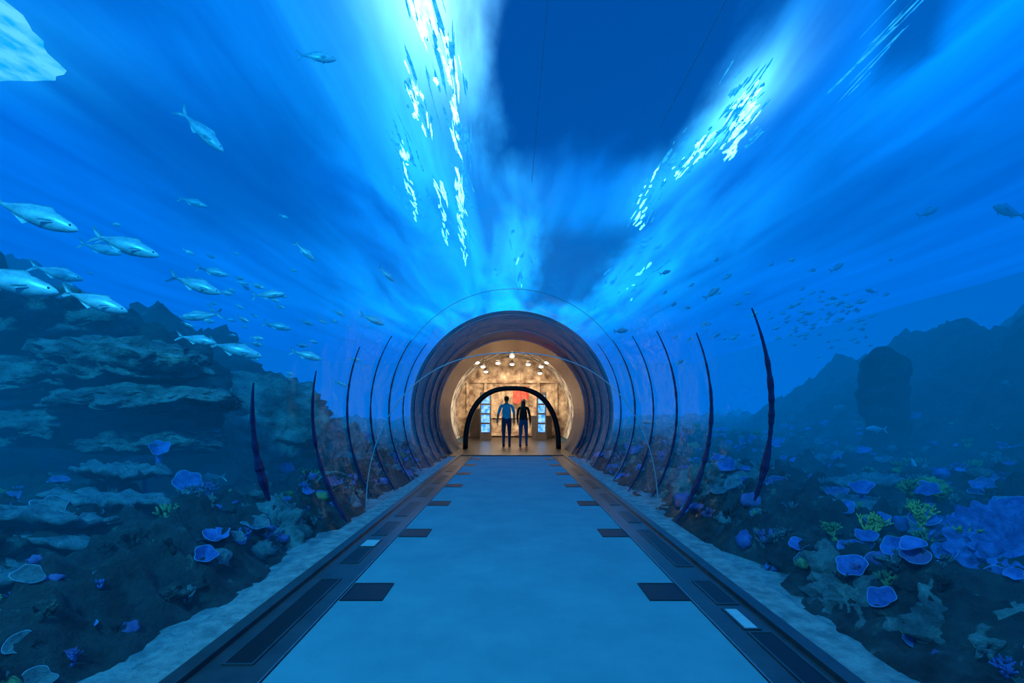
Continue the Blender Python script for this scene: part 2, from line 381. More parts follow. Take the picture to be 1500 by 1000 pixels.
def surface_mat():
    m,nt,out=new_mat('water_surface_mat')
    L=nt.links
    def N_(t,**k):
        nd=nt.nodes.new(t)
        for a,b in k.items(): setattr(nd,a,b)
        return nd
    def math_(op,a,b=None):
        nd=N_('ShaderNodeMath',operation=op)
        for i,v in enumerate((a,b)):
            if v is None: continue
            if isinstance(v,(int,float)): nd.inputs[i].default_value=v
            else: L.new(v,nd.inputs[i])
        return nd.outputs[0]
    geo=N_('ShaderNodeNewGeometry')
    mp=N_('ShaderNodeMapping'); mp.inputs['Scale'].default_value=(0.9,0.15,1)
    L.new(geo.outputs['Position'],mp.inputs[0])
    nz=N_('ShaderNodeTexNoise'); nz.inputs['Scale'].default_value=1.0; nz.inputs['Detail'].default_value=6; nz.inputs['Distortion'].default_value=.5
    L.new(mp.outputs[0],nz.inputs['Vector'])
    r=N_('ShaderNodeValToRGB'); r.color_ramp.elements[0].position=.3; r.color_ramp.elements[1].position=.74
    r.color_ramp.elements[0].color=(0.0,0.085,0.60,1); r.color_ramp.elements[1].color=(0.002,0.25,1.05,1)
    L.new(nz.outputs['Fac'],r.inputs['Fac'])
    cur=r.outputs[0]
    for (cx,cy,sx,sy,col) in (  # lamp halos painted into the surface emission as soft bright spots
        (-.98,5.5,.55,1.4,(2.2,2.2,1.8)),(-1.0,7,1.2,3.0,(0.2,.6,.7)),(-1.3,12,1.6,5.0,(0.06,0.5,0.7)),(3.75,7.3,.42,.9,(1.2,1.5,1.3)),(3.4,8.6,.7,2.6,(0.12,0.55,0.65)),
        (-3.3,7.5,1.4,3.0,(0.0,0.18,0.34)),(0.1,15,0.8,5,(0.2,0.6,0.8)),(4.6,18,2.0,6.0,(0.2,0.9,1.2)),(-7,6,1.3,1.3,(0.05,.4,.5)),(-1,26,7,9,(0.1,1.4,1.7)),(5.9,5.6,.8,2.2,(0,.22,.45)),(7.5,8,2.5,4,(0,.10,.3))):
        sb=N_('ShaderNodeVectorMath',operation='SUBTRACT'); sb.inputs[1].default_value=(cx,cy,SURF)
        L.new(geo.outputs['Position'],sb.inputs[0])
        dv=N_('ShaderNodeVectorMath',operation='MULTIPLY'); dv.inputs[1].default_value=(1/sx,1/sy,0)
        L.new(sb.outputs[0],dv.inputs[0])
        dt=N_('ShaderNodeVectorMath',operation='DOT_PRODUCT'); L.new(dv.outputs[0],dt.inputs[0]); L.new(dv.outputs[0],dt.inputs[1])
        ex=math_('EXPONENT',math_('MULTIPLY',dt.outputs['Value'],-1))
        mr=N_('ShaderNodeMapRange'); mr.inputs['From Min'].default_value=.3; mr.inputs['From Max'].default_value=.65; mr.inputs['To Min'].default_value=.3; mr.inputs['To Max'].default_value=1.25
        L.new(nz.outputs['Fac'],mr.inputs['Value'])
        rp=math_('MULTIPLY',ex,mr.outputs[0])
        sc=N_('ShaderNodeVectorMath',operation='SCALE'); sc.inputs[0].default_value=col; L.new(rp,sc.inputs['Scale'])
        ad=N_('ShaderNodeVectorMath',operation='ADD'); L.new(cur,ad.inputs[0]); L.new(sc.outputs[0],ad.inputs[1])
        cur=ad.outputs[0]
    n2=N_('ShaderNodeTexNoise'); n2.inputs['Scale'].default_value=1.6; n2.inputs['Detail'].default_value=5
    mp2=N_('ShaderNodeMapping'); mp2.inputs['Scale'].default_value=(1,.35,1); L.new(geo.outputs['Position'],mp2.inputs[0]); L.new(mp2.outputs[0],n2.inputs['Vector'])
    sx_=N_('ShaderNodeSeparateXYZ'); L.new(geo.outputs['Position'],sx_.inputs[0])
    for cx,cy,hx,hy,rot,e0,e1,dk in ((1.45,4.4,2.0,5.2,.02,.72,1.10,1),(2.1,16.5,1.45,5.0,0,.60,1.15,.85),(5.0,5.6,.35,1.3,-.6,.4,1.4,.8),(-6.0,10.0,2.2,4,.3,.3,1.4,.7),(-4.6,4.6,.9,1.2,.3,.3,1.4,.5),(8.5,11,2.5,4,-.3,.3,1.3,.5)):  # roof shade painted in as soft-edged dark areas of the emission
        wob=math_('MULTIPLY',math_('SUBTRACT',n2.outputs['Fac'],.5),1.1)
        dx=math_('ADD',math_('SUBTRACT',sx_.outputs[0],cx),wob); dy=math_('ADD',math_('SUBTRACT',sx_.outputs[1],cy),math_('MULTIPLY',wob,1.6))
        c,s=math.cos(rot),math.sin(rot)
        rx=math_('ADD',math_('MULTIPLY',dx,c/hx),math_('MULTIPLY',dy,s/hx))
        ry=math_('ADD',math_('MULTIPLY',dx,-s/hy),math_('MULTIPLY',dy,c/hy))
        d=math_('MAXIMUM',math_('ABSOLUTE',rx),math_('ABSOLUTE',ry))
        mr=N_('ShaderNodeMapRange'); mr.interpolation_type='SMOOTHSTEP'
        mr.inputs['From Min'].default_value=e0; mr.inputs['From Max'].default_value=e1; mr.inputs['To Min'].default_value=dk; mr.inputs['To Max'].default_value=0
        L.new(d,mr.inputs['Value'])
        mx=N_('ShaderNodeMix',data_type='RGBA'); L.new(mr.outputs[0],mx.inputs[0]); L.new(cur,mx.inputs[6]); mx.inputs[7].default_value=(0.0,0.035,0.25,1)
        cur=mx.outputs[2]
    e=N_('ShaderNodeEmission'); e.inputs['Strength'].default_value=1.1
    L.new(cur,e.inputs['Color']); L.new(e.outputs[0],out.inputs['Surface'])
    return m
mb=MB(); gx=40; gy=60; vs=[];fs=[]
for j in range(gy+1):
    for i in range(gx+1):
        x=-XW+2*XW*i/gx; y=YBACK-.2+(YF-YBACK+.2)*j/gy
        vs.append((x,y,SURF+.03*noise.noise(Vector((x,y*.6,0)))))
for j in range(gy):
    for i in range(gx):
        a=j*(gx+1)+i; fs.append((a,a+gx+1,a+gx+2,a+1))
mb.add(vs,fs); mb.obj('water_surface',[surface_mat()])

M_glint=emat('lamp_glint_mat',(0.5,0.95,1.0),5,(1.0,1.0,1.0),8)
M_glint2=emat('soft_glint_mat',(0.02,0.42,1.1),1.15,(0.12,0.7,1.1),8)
def glints(x0,y0,x1,y1,w,count,ln,seed,hard=.3):  # flat glowing blobs imitating light glints and streaks on the water surface
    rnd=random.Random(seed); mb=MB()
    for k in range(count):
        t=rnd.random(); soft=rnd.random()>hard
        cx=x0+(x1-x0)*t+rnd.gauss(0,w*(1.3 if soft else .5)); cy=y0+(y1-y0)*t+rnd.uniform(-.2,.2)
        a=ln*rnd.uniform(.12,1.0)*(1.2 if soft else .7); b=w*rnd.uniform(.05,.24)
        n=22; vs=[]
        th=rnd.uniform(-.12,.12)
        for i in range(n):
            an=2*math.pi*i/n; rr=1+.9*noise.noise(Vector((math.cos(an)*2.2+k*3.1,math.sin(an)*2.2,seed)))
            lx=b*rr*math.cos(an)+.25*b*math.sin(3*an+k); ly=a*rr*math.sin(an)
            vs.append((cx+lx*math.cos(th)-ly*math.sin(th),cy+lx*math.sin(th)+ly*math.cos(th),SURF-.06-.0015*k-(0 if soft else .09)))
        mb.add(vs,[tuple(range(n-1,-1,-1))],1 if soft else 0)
    return mb.obj('surface_glints',[M_glint,M_glint2],False)
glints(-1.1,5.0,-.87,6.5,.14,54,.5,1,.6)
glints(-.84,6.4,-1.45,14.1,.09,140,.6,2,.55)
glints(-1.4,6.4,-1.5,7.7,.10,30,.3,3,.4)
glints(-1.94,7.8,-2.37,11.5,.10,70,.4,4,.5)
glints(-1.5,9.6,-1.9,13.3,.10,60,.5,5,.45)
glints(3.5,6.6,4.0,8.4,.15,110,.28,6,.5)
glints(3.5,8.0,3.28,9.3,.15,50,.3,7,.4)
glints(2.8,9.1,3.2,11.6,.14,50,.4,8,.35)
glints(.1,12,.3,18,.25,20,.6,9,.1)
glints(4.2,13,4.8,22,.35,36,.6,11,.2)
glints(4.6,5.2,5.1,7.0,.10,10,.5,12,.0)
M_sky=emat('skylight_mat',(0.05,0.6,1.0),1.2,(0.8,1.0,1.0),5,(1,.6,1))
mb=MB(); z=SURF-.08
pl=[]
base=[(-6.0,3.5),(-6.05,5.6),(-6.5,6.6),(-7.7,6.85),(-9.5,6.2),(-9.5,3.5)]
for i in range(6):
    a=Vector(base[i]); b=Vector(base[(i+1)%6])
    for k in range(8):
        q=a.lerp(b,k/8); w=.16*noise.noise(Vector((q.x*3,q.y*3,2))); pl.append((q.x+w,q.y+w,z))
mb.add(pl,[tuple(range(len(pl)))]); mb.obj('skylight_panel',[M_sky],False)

# ------------------------------------------------------------------ seabed / reef
def sstep(a,b,x):
    t=max(0,min(1,(x-a)/(b-a))); return t*t*(3-2*t)
def reef_h(sx,ax,y):
    d=ax-1.62
    z=-0.10+0.36*sstep(0.05,1.1,d)+0.38*sstep(1.1,3.5,d)
    if sx<0:
        z+=1.0*sstep(3.2,6,d)+2.8*sstep(5.5,9.5,d)+1.4*sstep(9,13,d)
        z-=.5*sstep(8,14,y)*sstep(1,4,d)*.6
        z-=3.4*sstep(9,20,y)*sstep(4,9,d)
    else:
        z+=2.1*sstep(3.4,6.4,d)*(1-.85*sstep(9.0,14.5,y))+.6*sstep(7,10,d)*(1-sstep(10,16,y))
        z-=.2*sstep(1,4,d)
    p=Vector((ax*sx,y,0.0))
    amp=sstep(-.1,.7,d)
    big=noise.fractal(p*0.55+Vector((3,7,1)),.9,2.0,3)
    med=noise.ridged_multi_fractal(p*1.3,.8,2.1,6,1.0,2.0)
    sm=noise.fractal(p*4.5,.6,2.0,5)
    patch=noise.noise(Vector((p.x*.9+4,p.y*.9,2)))
    z+=amp*(0.26*big+0.22*(med-1.0)+0.12*sm)-.12*(1-amp)*(.5+patch)
    z+=sstep(3,8,d)*0.55*noise.fractal(p*.8+Vector((9,2,4)),.8,2.1,5)
    return clampz(ax,z,y)
def clampz(ax,z,y=0):
    rr=R+.05
    if y>12.6 and ax<3.05: return min(z,.02)
    if ax<rr:
        zl=CZ-math.sqrt(rr*rr-ax*ax)-.01
        if z>zl: z=zl
    return z
def reef(sx):
    xs=[];x=1.76
    while x<XW-.15:
        xs.append(x); x+=0.035+0.013*(x-1.76)
    ysl=[];y=YBACK
    while y<30:
        ysl.append(y); y+=0.12 if y<0.8 else 0.040+0.007*y
    vs=[];fs=[];nx=len(xs)
    for y in ysl:
        for x in xs:
            z=reef_h(sx,x,y)
            q=Vector((x*3,y*3,z*3)); j=min(1,max(0,(x-2.2)*2))
            vs.append((sx*(x+j*.10*noise.noise(q)),y+.10*j*noise.noise(q+Vector((5,5,5))),z))
    for j in range(len(ysl)-1):
        for i in range(nx-1):
            a=j*nx+i; fs.append((a,a+1,a+nx+1,a+nx) if sx>0 else (a,a+nx,a+nx+1,a+1))
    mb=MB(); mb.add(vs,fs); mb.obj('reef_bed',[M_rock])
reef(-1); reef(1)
for sx in (-1,1):
    vs=[];fs=[];mb=MB()
    nx=16;ny=160
    for j in range(ny+1):
        y=YBACK+(25-YBACK)*j/ny
        for i in range(nx+1):
            x=1.74+.6*i/nx
            vs.append((sx*x,y,-.06+ .04*noise.fractal(Vector((x*2,y*2,sx)),1,2,3)*min(1,i/3)))
    for j in range(ny):
        for i in range(nx):
            a=j*(nx+1)+i; fs.append((a,a+1,a+nx+2,a+nx+1) if sx>0 else (a,a+nx+1,a+nx+2,a+1))
    mb.add(vs,fs); mb.obj('sand_bed',[M_sand])

def rockmesh(mb,c,s,seed,amp=.45,freq=1.2,sub=5,m=0,rotz=0,flat=0):
    bm=bmesh.new(); bmesh.ops.create_icosphere(bm,subdivisions=sub,radius=1)
    vs=[]
    M=Matrix.Rotation(rotz,3,'Z')
    for v in bm.verts:
        n=v.co.normalized()
        if flat: p=Vector((n.x*freq,n.y*freq,n.z*.5))+Vector((seed*3.7,seed*1.3,seed))
        else: p=n*freq+Vector((seed*3.7,seed*1.3,seed))
        r=1+amp*noise.fractal(p,.7,2.1,6)+.25*amp*(noise.ridged_multi_fractal(p*2,.8,2,5,1,2)-1)
        q=Vector((n.x*r*s[0],n.y*r*s[1],n.z*(1+(r-1)*(.5 if flat else 1))*s[2]))
        if flat: q.z+=.05*noise.fractal(Vector((q.x*4,q.y*4,seed)),.7,2,5)
        q=M@q+Vector(c)
        dd=math.hypot(q.x,q.z-CZ)
        if dd<R+.06 and q.y<13.2:
            k=(R+.06)/max(dd,.01); q.x*=k; q.z=CZ+(q.z-CZ)*k
        vs.append(q)
    fs=[tuple(v.index for v in f.verts) for f in bm.faces]; bm.free()
    mb.add(vs,fs,m)
def rock(name,c,s,seed,mat=M_rock,**k):
    mb=MB(); rockmesh(mb,c,s,seed,**k); return mb.obj(name,[mat])
mb=MB()
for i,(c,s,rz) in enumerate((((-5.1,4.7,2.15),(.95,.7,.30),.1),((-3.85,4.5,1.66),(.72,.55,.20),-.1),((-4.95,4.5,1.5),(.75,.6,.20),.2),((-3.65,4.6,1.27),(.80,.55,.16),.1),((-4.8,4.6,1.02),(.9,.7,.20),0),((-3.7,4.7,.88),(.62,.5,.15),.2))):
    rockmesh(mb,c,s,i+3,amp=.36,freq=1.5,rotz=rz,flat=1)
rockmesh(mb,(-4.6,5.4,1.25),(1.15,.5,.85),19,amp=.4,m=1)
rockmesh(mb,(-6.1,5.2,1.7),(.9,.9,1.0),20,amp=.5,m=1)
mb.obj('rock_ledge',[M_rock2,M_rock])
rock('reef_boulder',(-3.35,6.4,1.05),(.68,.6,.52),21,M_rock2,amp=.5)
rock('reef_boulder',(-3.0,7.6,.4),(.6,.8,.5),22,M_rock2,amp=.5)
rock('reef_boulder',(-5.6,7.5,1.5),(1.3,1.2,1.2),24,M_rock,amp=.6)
rock('reef_boulder',(2.7,5.8,.14),(.6,.68,.36),31,M_rock2,amp=.5)
rock('reef_boulder',(2.45,3.6,-.0),(.3,.35,.26),32,M_rock,amp=.5)
rock('reef_boulder',(2.12,2.75,-.05),(.2,.28,.18),33,M_rock2,amp=.6)
rock('reef_boulder',(2.35,2.3,-.0),(.28,.25,.2),34,M_rock2,amp=.6)
rock('reef_boulder',(2.25,3.1,-.0),(.2,.2,.2),39,M_rock2,amp=.6)
rock('reef_boulder',(-2.35,2.9,-.05),(.3,.45,.16),35,M_rock,amp=.6)
rock('reef_boulder',(-2.25,4.3,.0),(.22,.35,.24),36,M_rock2,amp=.6)
rock('reef_boulder',(-2.5,6.6,.05),(.4,.6,.35),37,M_rock,amp=.6)
rock('reef_boulder',(2.7,8.0,.0),(.5,.7,.4),38,M_rock,amp=.6)
def column(x,y,w,ztop,seed):
    mb=MB(); K2=70; n=28; vs=[];fs=[]
    for i in range(K2+1):
        t=i/K2; z=-.5+(ztop+.5)*t
        rr=w*(1.25-.25*t)*(1 if t<.94 else max(.25,1-(t-.94)*11))
        for k in range(n):
            a=2*PI*k/n; c_,s_=math.cos(a),math.sin(a)
            j=1+.55*noise.fractal(Vector((c_*1.3+seed,s_*1.3,z*1.8)),.8,2.1,5)
            vs.append((x+rr*c_*j+.06*noise.noise(Vector((seed,0,z*1.5))),y+rr*s_*j,z+.03*noise.noise(Vector((c_,s_,z)))))
    for i in range(K2):
        for k in range(n):
            k2=(k+1)%n; fs.append((i*n+k,i*n+k2,i*n+n+k2,i*n+n+k))
    fs+=[tuple(range(n-1,-1,-1)),tuple(K2*n+k for k in range(n))]
    mb.add(vs,fs)
    mb.obj('reef_stack',[M_rock])
column(5.3,6.5,.24,2.1,1); column(-4.0,5.0,.15,1.0,2)

# ------------------------------------------------------------------ corals
def cup(mb,c,Rr,h,tilt,az,m0=0,m1=1,seed=0,fl=.05,lobes=5,irr=.35):
    M=Matrix.Translation(c)@Matrix.Rotation(az,4,'Z')@Matrix.Rotation(tilt,4,'X')
    n=80 if lobes>10 else 40; vs=[]
    prof=[(.10,0),(.16,.15),(.35,.4),(.68,.68),(.93,.92),(1.0,1.0),(.97,1.0),(.86,.86),(.55,.62),(.25,.42),(.02,.34)]
    for j,(r,z) in enumerate(prof):
        for i in range(n):
            a=2*math.pi*i/n; w=1+fl*r*math.sin(lobes*a+seed)+irr*noise.noise(Vector((math.cos(a)+seed*3,math.sin(a),seed)))
            vs.append((Rr*r*w*math.cos(a),Rr*r*w*math.sin(a),h*z+ .12*Rr*r*math.sin(2*a+seed+1)+fl*.9*Rr*r*math.sin(lobes*a+seed+1)))
    base=len(mb.v); mb.v+= [M@Vector(v) for v in vs]
    for j in range(len(prof)-1):
        for i in range(n):
            i2=(i+1)%n; mb.f.append([base+q for q in (j*n+i,j*n+i2,(j+1)*n+i2,(j+1)*n+i)]); mb.m.append(m1 if j==5 else m0)
def cupcoral(c,Rr,h,tilt=.5,az=0,seed=0,name='cup_coral',mats=None,**k):
    mb=MB(); cup(mb,c,Rr,h,tilt,az,seed=seed,**k); mb.tube([c,(c[0],c[1],c[2]-.25)],[.1*Rr+.012,.03],8); return mb.obj(name,mats or [M_cup,M_cupr])
for (c,r,h,t,az,s) in (((2.06,2.52,.10),.065,.08,.8,-.9,1),((2.55,3.0,.24),.085,.06,.6,-.9,2),((2.62,2.75,.18),.07,.04,.35,-.7,3),((2.78,2.6,.16),.085,.08,.7,-.8,4),
                     ((2.7,3.35,.34),.08,.05,.4,-1,5),((2.35,3.15,.2),.075,.05,.4,-1,6),((3.3,3.0,.50),.09,.07,.5,-.8,7),((2.15,3.4,.14),.07,.05,.4,-1,8),((3.2,3.5,.52),.08,.07,.6,-.9,9),((2.4,2.45,.12),.065,.05,.6,-.9,10),((2.8,2.42,.14),.08,.05,.5,-.9,11),((3.0,3.9,.48),.09,.06,.5,-.9,12),
                     ((2.5,3.2,.26),.07,.05,.4,-.9,13),((2.9,3.2,.38),.09,.05,.4,-.9,14),((2.25,2.75,.14),.06,.05,.6,-.9,15),((2.55,2.5,.14),.06,.05,.6,-.9,16),((3.1,3.1,.42),.07,.05,.6,-.9,17),((2.7,3.7,.36),.08,.05,.5,-.9,18),((2.4,3.9,.25),.07,.05,.5,-.9,19),((2.75,2.9,.24),.07,.05,.6,-.9,20)):
    cupcoral(c,r,h,t,az,s)
mb=MB(); cup(mb,(3.05,2.78,.28),.29,.16,.85,-.85,seed=2,fl=.07,lobes=20,m1=0,irr=.1)
cup(mb,(3.03,2.76,.31),.18,.12,.85,-.85,seed=3,fl=.09,lobes=16,m1=0,irr=.1); mb.obj('fan_anemone',[M_cup,M_cupr])
for (c,r,h,t,az,s) in (((-2.42,2.25,.08),.06,.07,.8,.9,1),((-2.2,2.3,.05),.07,.05,.6,.9,2),((-2.1,3.1,.15),.07,.08,.7,.9,3),((-2.22,3.3,.22),.075,.06,.4,.8,4),
                     ((-3.15,4.4,.45),.12,.09,.8,.8,5),((-3.3,4.25,.80),.08,.07,.9,.8,6),((-2.5,3.3,.12),.065,.05,.5,.8,7),((-2.9,3.6,.40),.08,.06,.3,.8,8),((-3.3,4.1,.56),.09,.06,.4,.8,9),((-2.5,2.6,.12),.07,.05,.5,.8,10)):
    cupcoral(c,r,h,t,az,s)
def platecoral(c,rx,ry,tilt,az,seed):
    mb=MB(); n=60; vs=[]
    M=Matrix.Translation(c)@Matrix.Rotation(az,4,'Z')@Matrix.Rotation(tilt,4,'Y')
    rings=[(0,.02),(.25,.03),(.5,.02),(.75,.035),(.95,.025),(1,.01),(.97,-.01),(.6,-.04),(.25,-.09),(.12,-.22)]
    for r,z in rings:
        for i in range(n):
            a=2*PI*i/n; w=1+.45*noise.fractal(Vector((math.cos(a)*1.6+seed*5,math.sin(a)*1.6,seed)),.8,2,4)
            x=rx*r*w*math.cos(a); y=ry*r*w*math.sin(a)
            vs.append((x,y,z+.05*noise.fractal(Vector((x*9,y*9,seed)),.8,2,3)))
    fs=[]
    for j in range(len(rings)-1):
        for i in range(n):
            i2=(i+1)%n; fs.append((j*n+i,j*n+i2,(j+1)*n+i2,(j+1)*n+i))
    mb.add(vs,fs,0,M); return mb.obj('table_coral',[M_plate])
for a in (((-2.75,3.0,.30),.40,.15,.25,.5,1),((-2.95,3.1,.42),.38,.15,.2,.6,2),((-2.6,2.7,.18),.36,.13,.3,.4,3),((-3.1,3.5,.50),.33,.2,.1,.2,4),((-2.8,2.5,.26),.30,.13,.2,.5,5),
          ((-3.3,3.8,.68),.35,.2,.1,.1,6),((-2.5,3.6,.22),.24,.16,.1,.3,7),((2.9,3.9,.38),.22,.2,-.1,.4,8),((3.4,4.4,.5),.3,.22,-.1,.2,9),((-3.0,2.9,.5),.3,.14,.2,.5,10)):
    platecoral(*a)
def branch(mb,p,d,l,r,dep,rnd,m=0):
    q=p+d*l; mid=p+d*l*.5+Vector((rnd.uniform(-1,1),rnd.uniform(-1,1),0))*l*.08
    mb.tube([p,mid,q],[r,r*.85,r*.65],6,m)
    if dep==0: mb.ellipsoid(q,(r*.8,r*.8,r*.8),m,6,4); return
    for k in range(rnd.choice((2,3))):
        nd=(d+Vector((rnd.uniform(-.8,.8),rnd.uniform(-.8,.8),rnd.uniform(-.1,.6)))).normalized()
        branch(mb,q,nd,l*rnd.uniform(.6,.85),r*.7,dep-1,rnd,m)
def branchcoral(c,size,seed,mat,dep=3,stems=4):
    rnd=random.Random(seed); mb=MB()
    for k in range(stems):
        d=Vector((rnd.uniform(-.6,.6),rnd.uniform(-.6,.6),1)).normalized()
        branch(mb,Vector(c)+Vector((rnd.uniform(-.3,.3),rnd.uniform(-.3,.3),0))*size*.5,d,size*.38,size*.07,dep,rnd)
    mb.obj('branch_coral',[mat])
for c,s,sd,mt in (((2.55,3.25,.24),.2,1,M_yel),((2.85,3.15,.34),.2,2,M_yel),((2.4,3.35,.18),.18,3,M_green),((2.7,3.0,.24),.15,4,M_green),((3.0,3.4,.44),.22,5,M_green),
                  ((2.3,2.9,.08),.14,6,M_plate),((2.45,2.75,.1),.15,7,M_purp),((-2.35,4.6,.1),.18,8,M_green),((-2.35,5.6,.1),.2,9,M_plate),((-2.45,5.1,.1),.2,10,M_green),
                  ((-2.8,4.2,.3),.22,11,M_purp),((2.3,4.2,.1),.17,12,M_plate),((2.4,4.8,.1),.2,13,M_green),((-2.3,2.6,.04),.12,14,M_green),((2.4,6.5,.1),.2,15,M_plate),((-2.4,7.2,.1),.22,16,M_plate),((2.2,3.0,.05),.14,17,M_green),((2.9,2.9,.3),.15,18,M_yel),((2.2,3.7,.08),.15,19,M_plate),((2.6,2.6,.12),.13,20,M_plate)):
    branchcoral(c,s,sd,mt)
for c,s,sd,mt in (((2.74,2.3,.08),.13,51,M_green),((3.3,3.6,.55),.12,52,M_green),((2.5,2.9,.06),.11,53,M_purp),((-2.6,2.45,.05),.12,54,M_green),((2.2,3.9,.02),.1,55,M_green)):
    rock('brain_coral',c,(s,s,s*.8),sd,mt,amp=.2,freq=3)
for sx in (-1,1):
    rnd=random.Random(77+sx); mb=MB()
    for k in range(1000 if sx>0 else 760):
        ax=2.0+rnd.random()**1.4*4.0; y=1.5+rnd.random()**1.3*9
        z=reef_h(sx,ax,y); s=rnd.uniform(.018,.055)*(1+.14*y)
        if z+s*2.2>CZ-math.sqrt(max(0,(R+.03)**2-min(ax,R)**2)) and ax<2.2: continue
        t=rnd.random(); m=rnd.choice((0,0,1,2,3,6,6,4))
        if t<.30:
            M=Matrix.Translation((sx*ax,y,z))@Matrix.Rotation(rnd.uniform(-.5,.5),4,'X')
            base=len(mb.v); mb.ellipsoid((0,0,0),(s*rnd.uniform(.7,1.3),s*rnd.uniform(.7,1.3),s*rnd.uniform(.5,1)),m,12,8,M)
            cc=Vector((sx*ax,y,z))
            for q in range(base,len(mb.v)):
                mb.v[q]=cc+(mb.v[q]-cc)*(1+.6*noise.noise((mb.v[q]-cc)*(2.0/s)+Vector((k,0,0))))
        elif t<.82:
            for q in range(5):
                d=Vector((rnd.uniform(-.7,.7),rnd.uniform(-.7,.7),1)).normalized()
                branch(mb,Vector((sx*ax,y,z-.02)),d,s*1.0,s*.2,1,rnd,m)
        else:
            cup(mb,(sx*ax,y,z),s*1.2,s*.7,rnd.uniform(.2,.8),-.9*sx,m0=rnd.choice((0,0,4,3) if sx<0 else (0,4,4,3)),m1=5,seed=k)
    mb.obj('coral_growth',[M_plate,M_green,M_rock2,M_purp,M_cup,M_cupr,M_rock])
mb=MB(); C=Vector((-2.12,5.4,.20)); Rw=.26
def P(a,r,dx=0): return C+Vector((r*math.cos(a)*.72+dx,r*math.cos(a)*.55,r*math.sin(a)))
for dx in (0,-.12):
    mb.tube([P(2*PI*i/36,Rw,dx) for i in range(37)],.014,7)
for i in range(12):
    a=2*PI*i/12; mb.tube([P(a,Rw,0),P(a,Rw,-.12)],.008,6); mb.tube([P(a,.03,-.06),P(a,Rw,-.06)],.006,5)
mb.ellipsoid(C+Vector((-.06,0,0)),(.04,.04,.04)); mb.obj('sunken_wheel',[M_rock2])

# ------------------------------------------------------------------ fish
def fishmesh(mb,M,L=1,m=0,me=1,deep=.16,bend=0.1,seed=0):
    prof=[(0,.004,.003),(.04,.05,.035),(.12,.10,.06),(.25,.15,.08),(.4,.165,.085),(.55,.14,.07),(.7,.09,.045),(.82,.04,.022),(.88,.025,.012)]
    n=12; vs=[];fs=[]
    def bx(x): return bend*math.sin(x*3.0)*x
    k=deep/.16
    for x,h,w in prof:
        for i in range(n):
            a=2*PI*i/n; vs.append(((.5-x)*L,(w*math.cos(a)+bx(x)*.5)*L,h*k*math.sin(a)*L))
    for j in range(len(prof)-1):
        for i in range(n):
            i2=(i+1)%n; fs.append((j*n+i,j*n+i2,(j+1)*n+i2,(j+1)*n+i))
    fs.append(tuple(range(n-1,-1,-1))); fs.append(tuple((len(prof)-1)*n+i for i in range(n)))
    mb.add(vs,fs,m,M)
    def fin(pts):
        t=.004*L; 
        a=[((.5-x)*L,bx(x)*.5*L+y*L+t,z*L) for x,y,z in pts]; b=[((.5-x)*L,bx(x)*.5*L+y*L-t,z*L) for x,y,z in pts]
        q=len(pts); mb.add(a+b,[tuple(range(q)),tuple(range(2*q-1,q-1,-1))]+[(i,(i+1)%q,(i+1)%q+q,i+q) for i in range(q)],m,M)
    fin([(.86,0,.02),(1.02,0,.15),(1.05,0,.14),(.94,0,0),(.86,0,-.02)]); fin([(.86,0,.02),(.94,0,0),(1.05,0,-.14),(1.02,0,-.15),(.86,0,-.02)])
    fin([(.28,0,.14*k),(.36,0,.22*k),(.55,0,.17*k),(.75,0,.08*k),(.72,0,.06*k),(.5,0,.13*k)])
    fin([(.52,0,-.13*k),(.58,0,-.2*k),(.75,0,-.07*k),(.7,0,-.06*k)])
    for s in (1,-1): fin([(.24,.08*s,-.02),(.4,.13*s,-.09),(.36,.12*s,-.03),(.26,.08*s,.0)])
    for s in (1,-1): mb.ellipsoid(((.5-.085)*L,.045*s*L,.025*L),(.014*L,.008*L,.014*L),me,8,5,M)
def fish(c,L,yaw,pitch=0,roll=0,mat=M_fish,deep=.16,bend=.1,name='silver_fish'):
    M=Matrix.Translation(c)@Matrix.Rotation(yaw,4,'Z')@Matrix.Rotation(-pitch,4,'Y')@Matrix.Rotation(roll,4,'X')
    mb=MB(); fishmesh(mb,Matrix.Identity(4),L,deep=deep,bend=bend); o=mb.obj(name,[mat,M_fisheye]); o.matrix_world=M; return o
for x,y,z,L,yaw,p in ((-4.4,4.2,2.98,.72,12,-18),(-4.15,4.9,2.96,.64,14,-16),(-3.75,5.4,2.68,.56,15,-18),(-4.3,3.9,2.28,.74,10,-12),(-3.75,4.1,2.16,.52,15,-18),
                      (-3.2,6.0,2.72,.40,10,6),(-3.45,5.7,1.95,.60,15,-14),(-3.95,5.8,4.75,.64,20,-42),(-2.65,6.2,6.0,.5,10,2),
                      (-3.7,4.5,.72,.42,5,4),(-2.3,7.5,2.7,.4,20,-20),(-3.9,5.7,2.38,.45,200,-10),(-4.2,6.4,3.15,.4,15,-12),(-5.6,6.2,3.4,.5,15,-12),(-4.9,7,4.4,.4,15,-12),
                      (-3.6,7.0,2.5,.4,15,-12),(-3.0,6.6,3.5,.35,25,-40),(-2.2,8,3.6,.35,25,-40),(-2.8,6.2,1.95,.4,15,-15),(-3.3,5.0,.45,.35,170,-5),(-3.6,5.2,2.0,.4,15,-10),(-4.8,5.6,3.2,.5,15,-20),(-5.0,5.0,2.7,.5,15,-14)):
    fish((x,y,z),L,d2r(yaw),d2r(p),bend=random.uniform(-.15,.15),deep=.125)
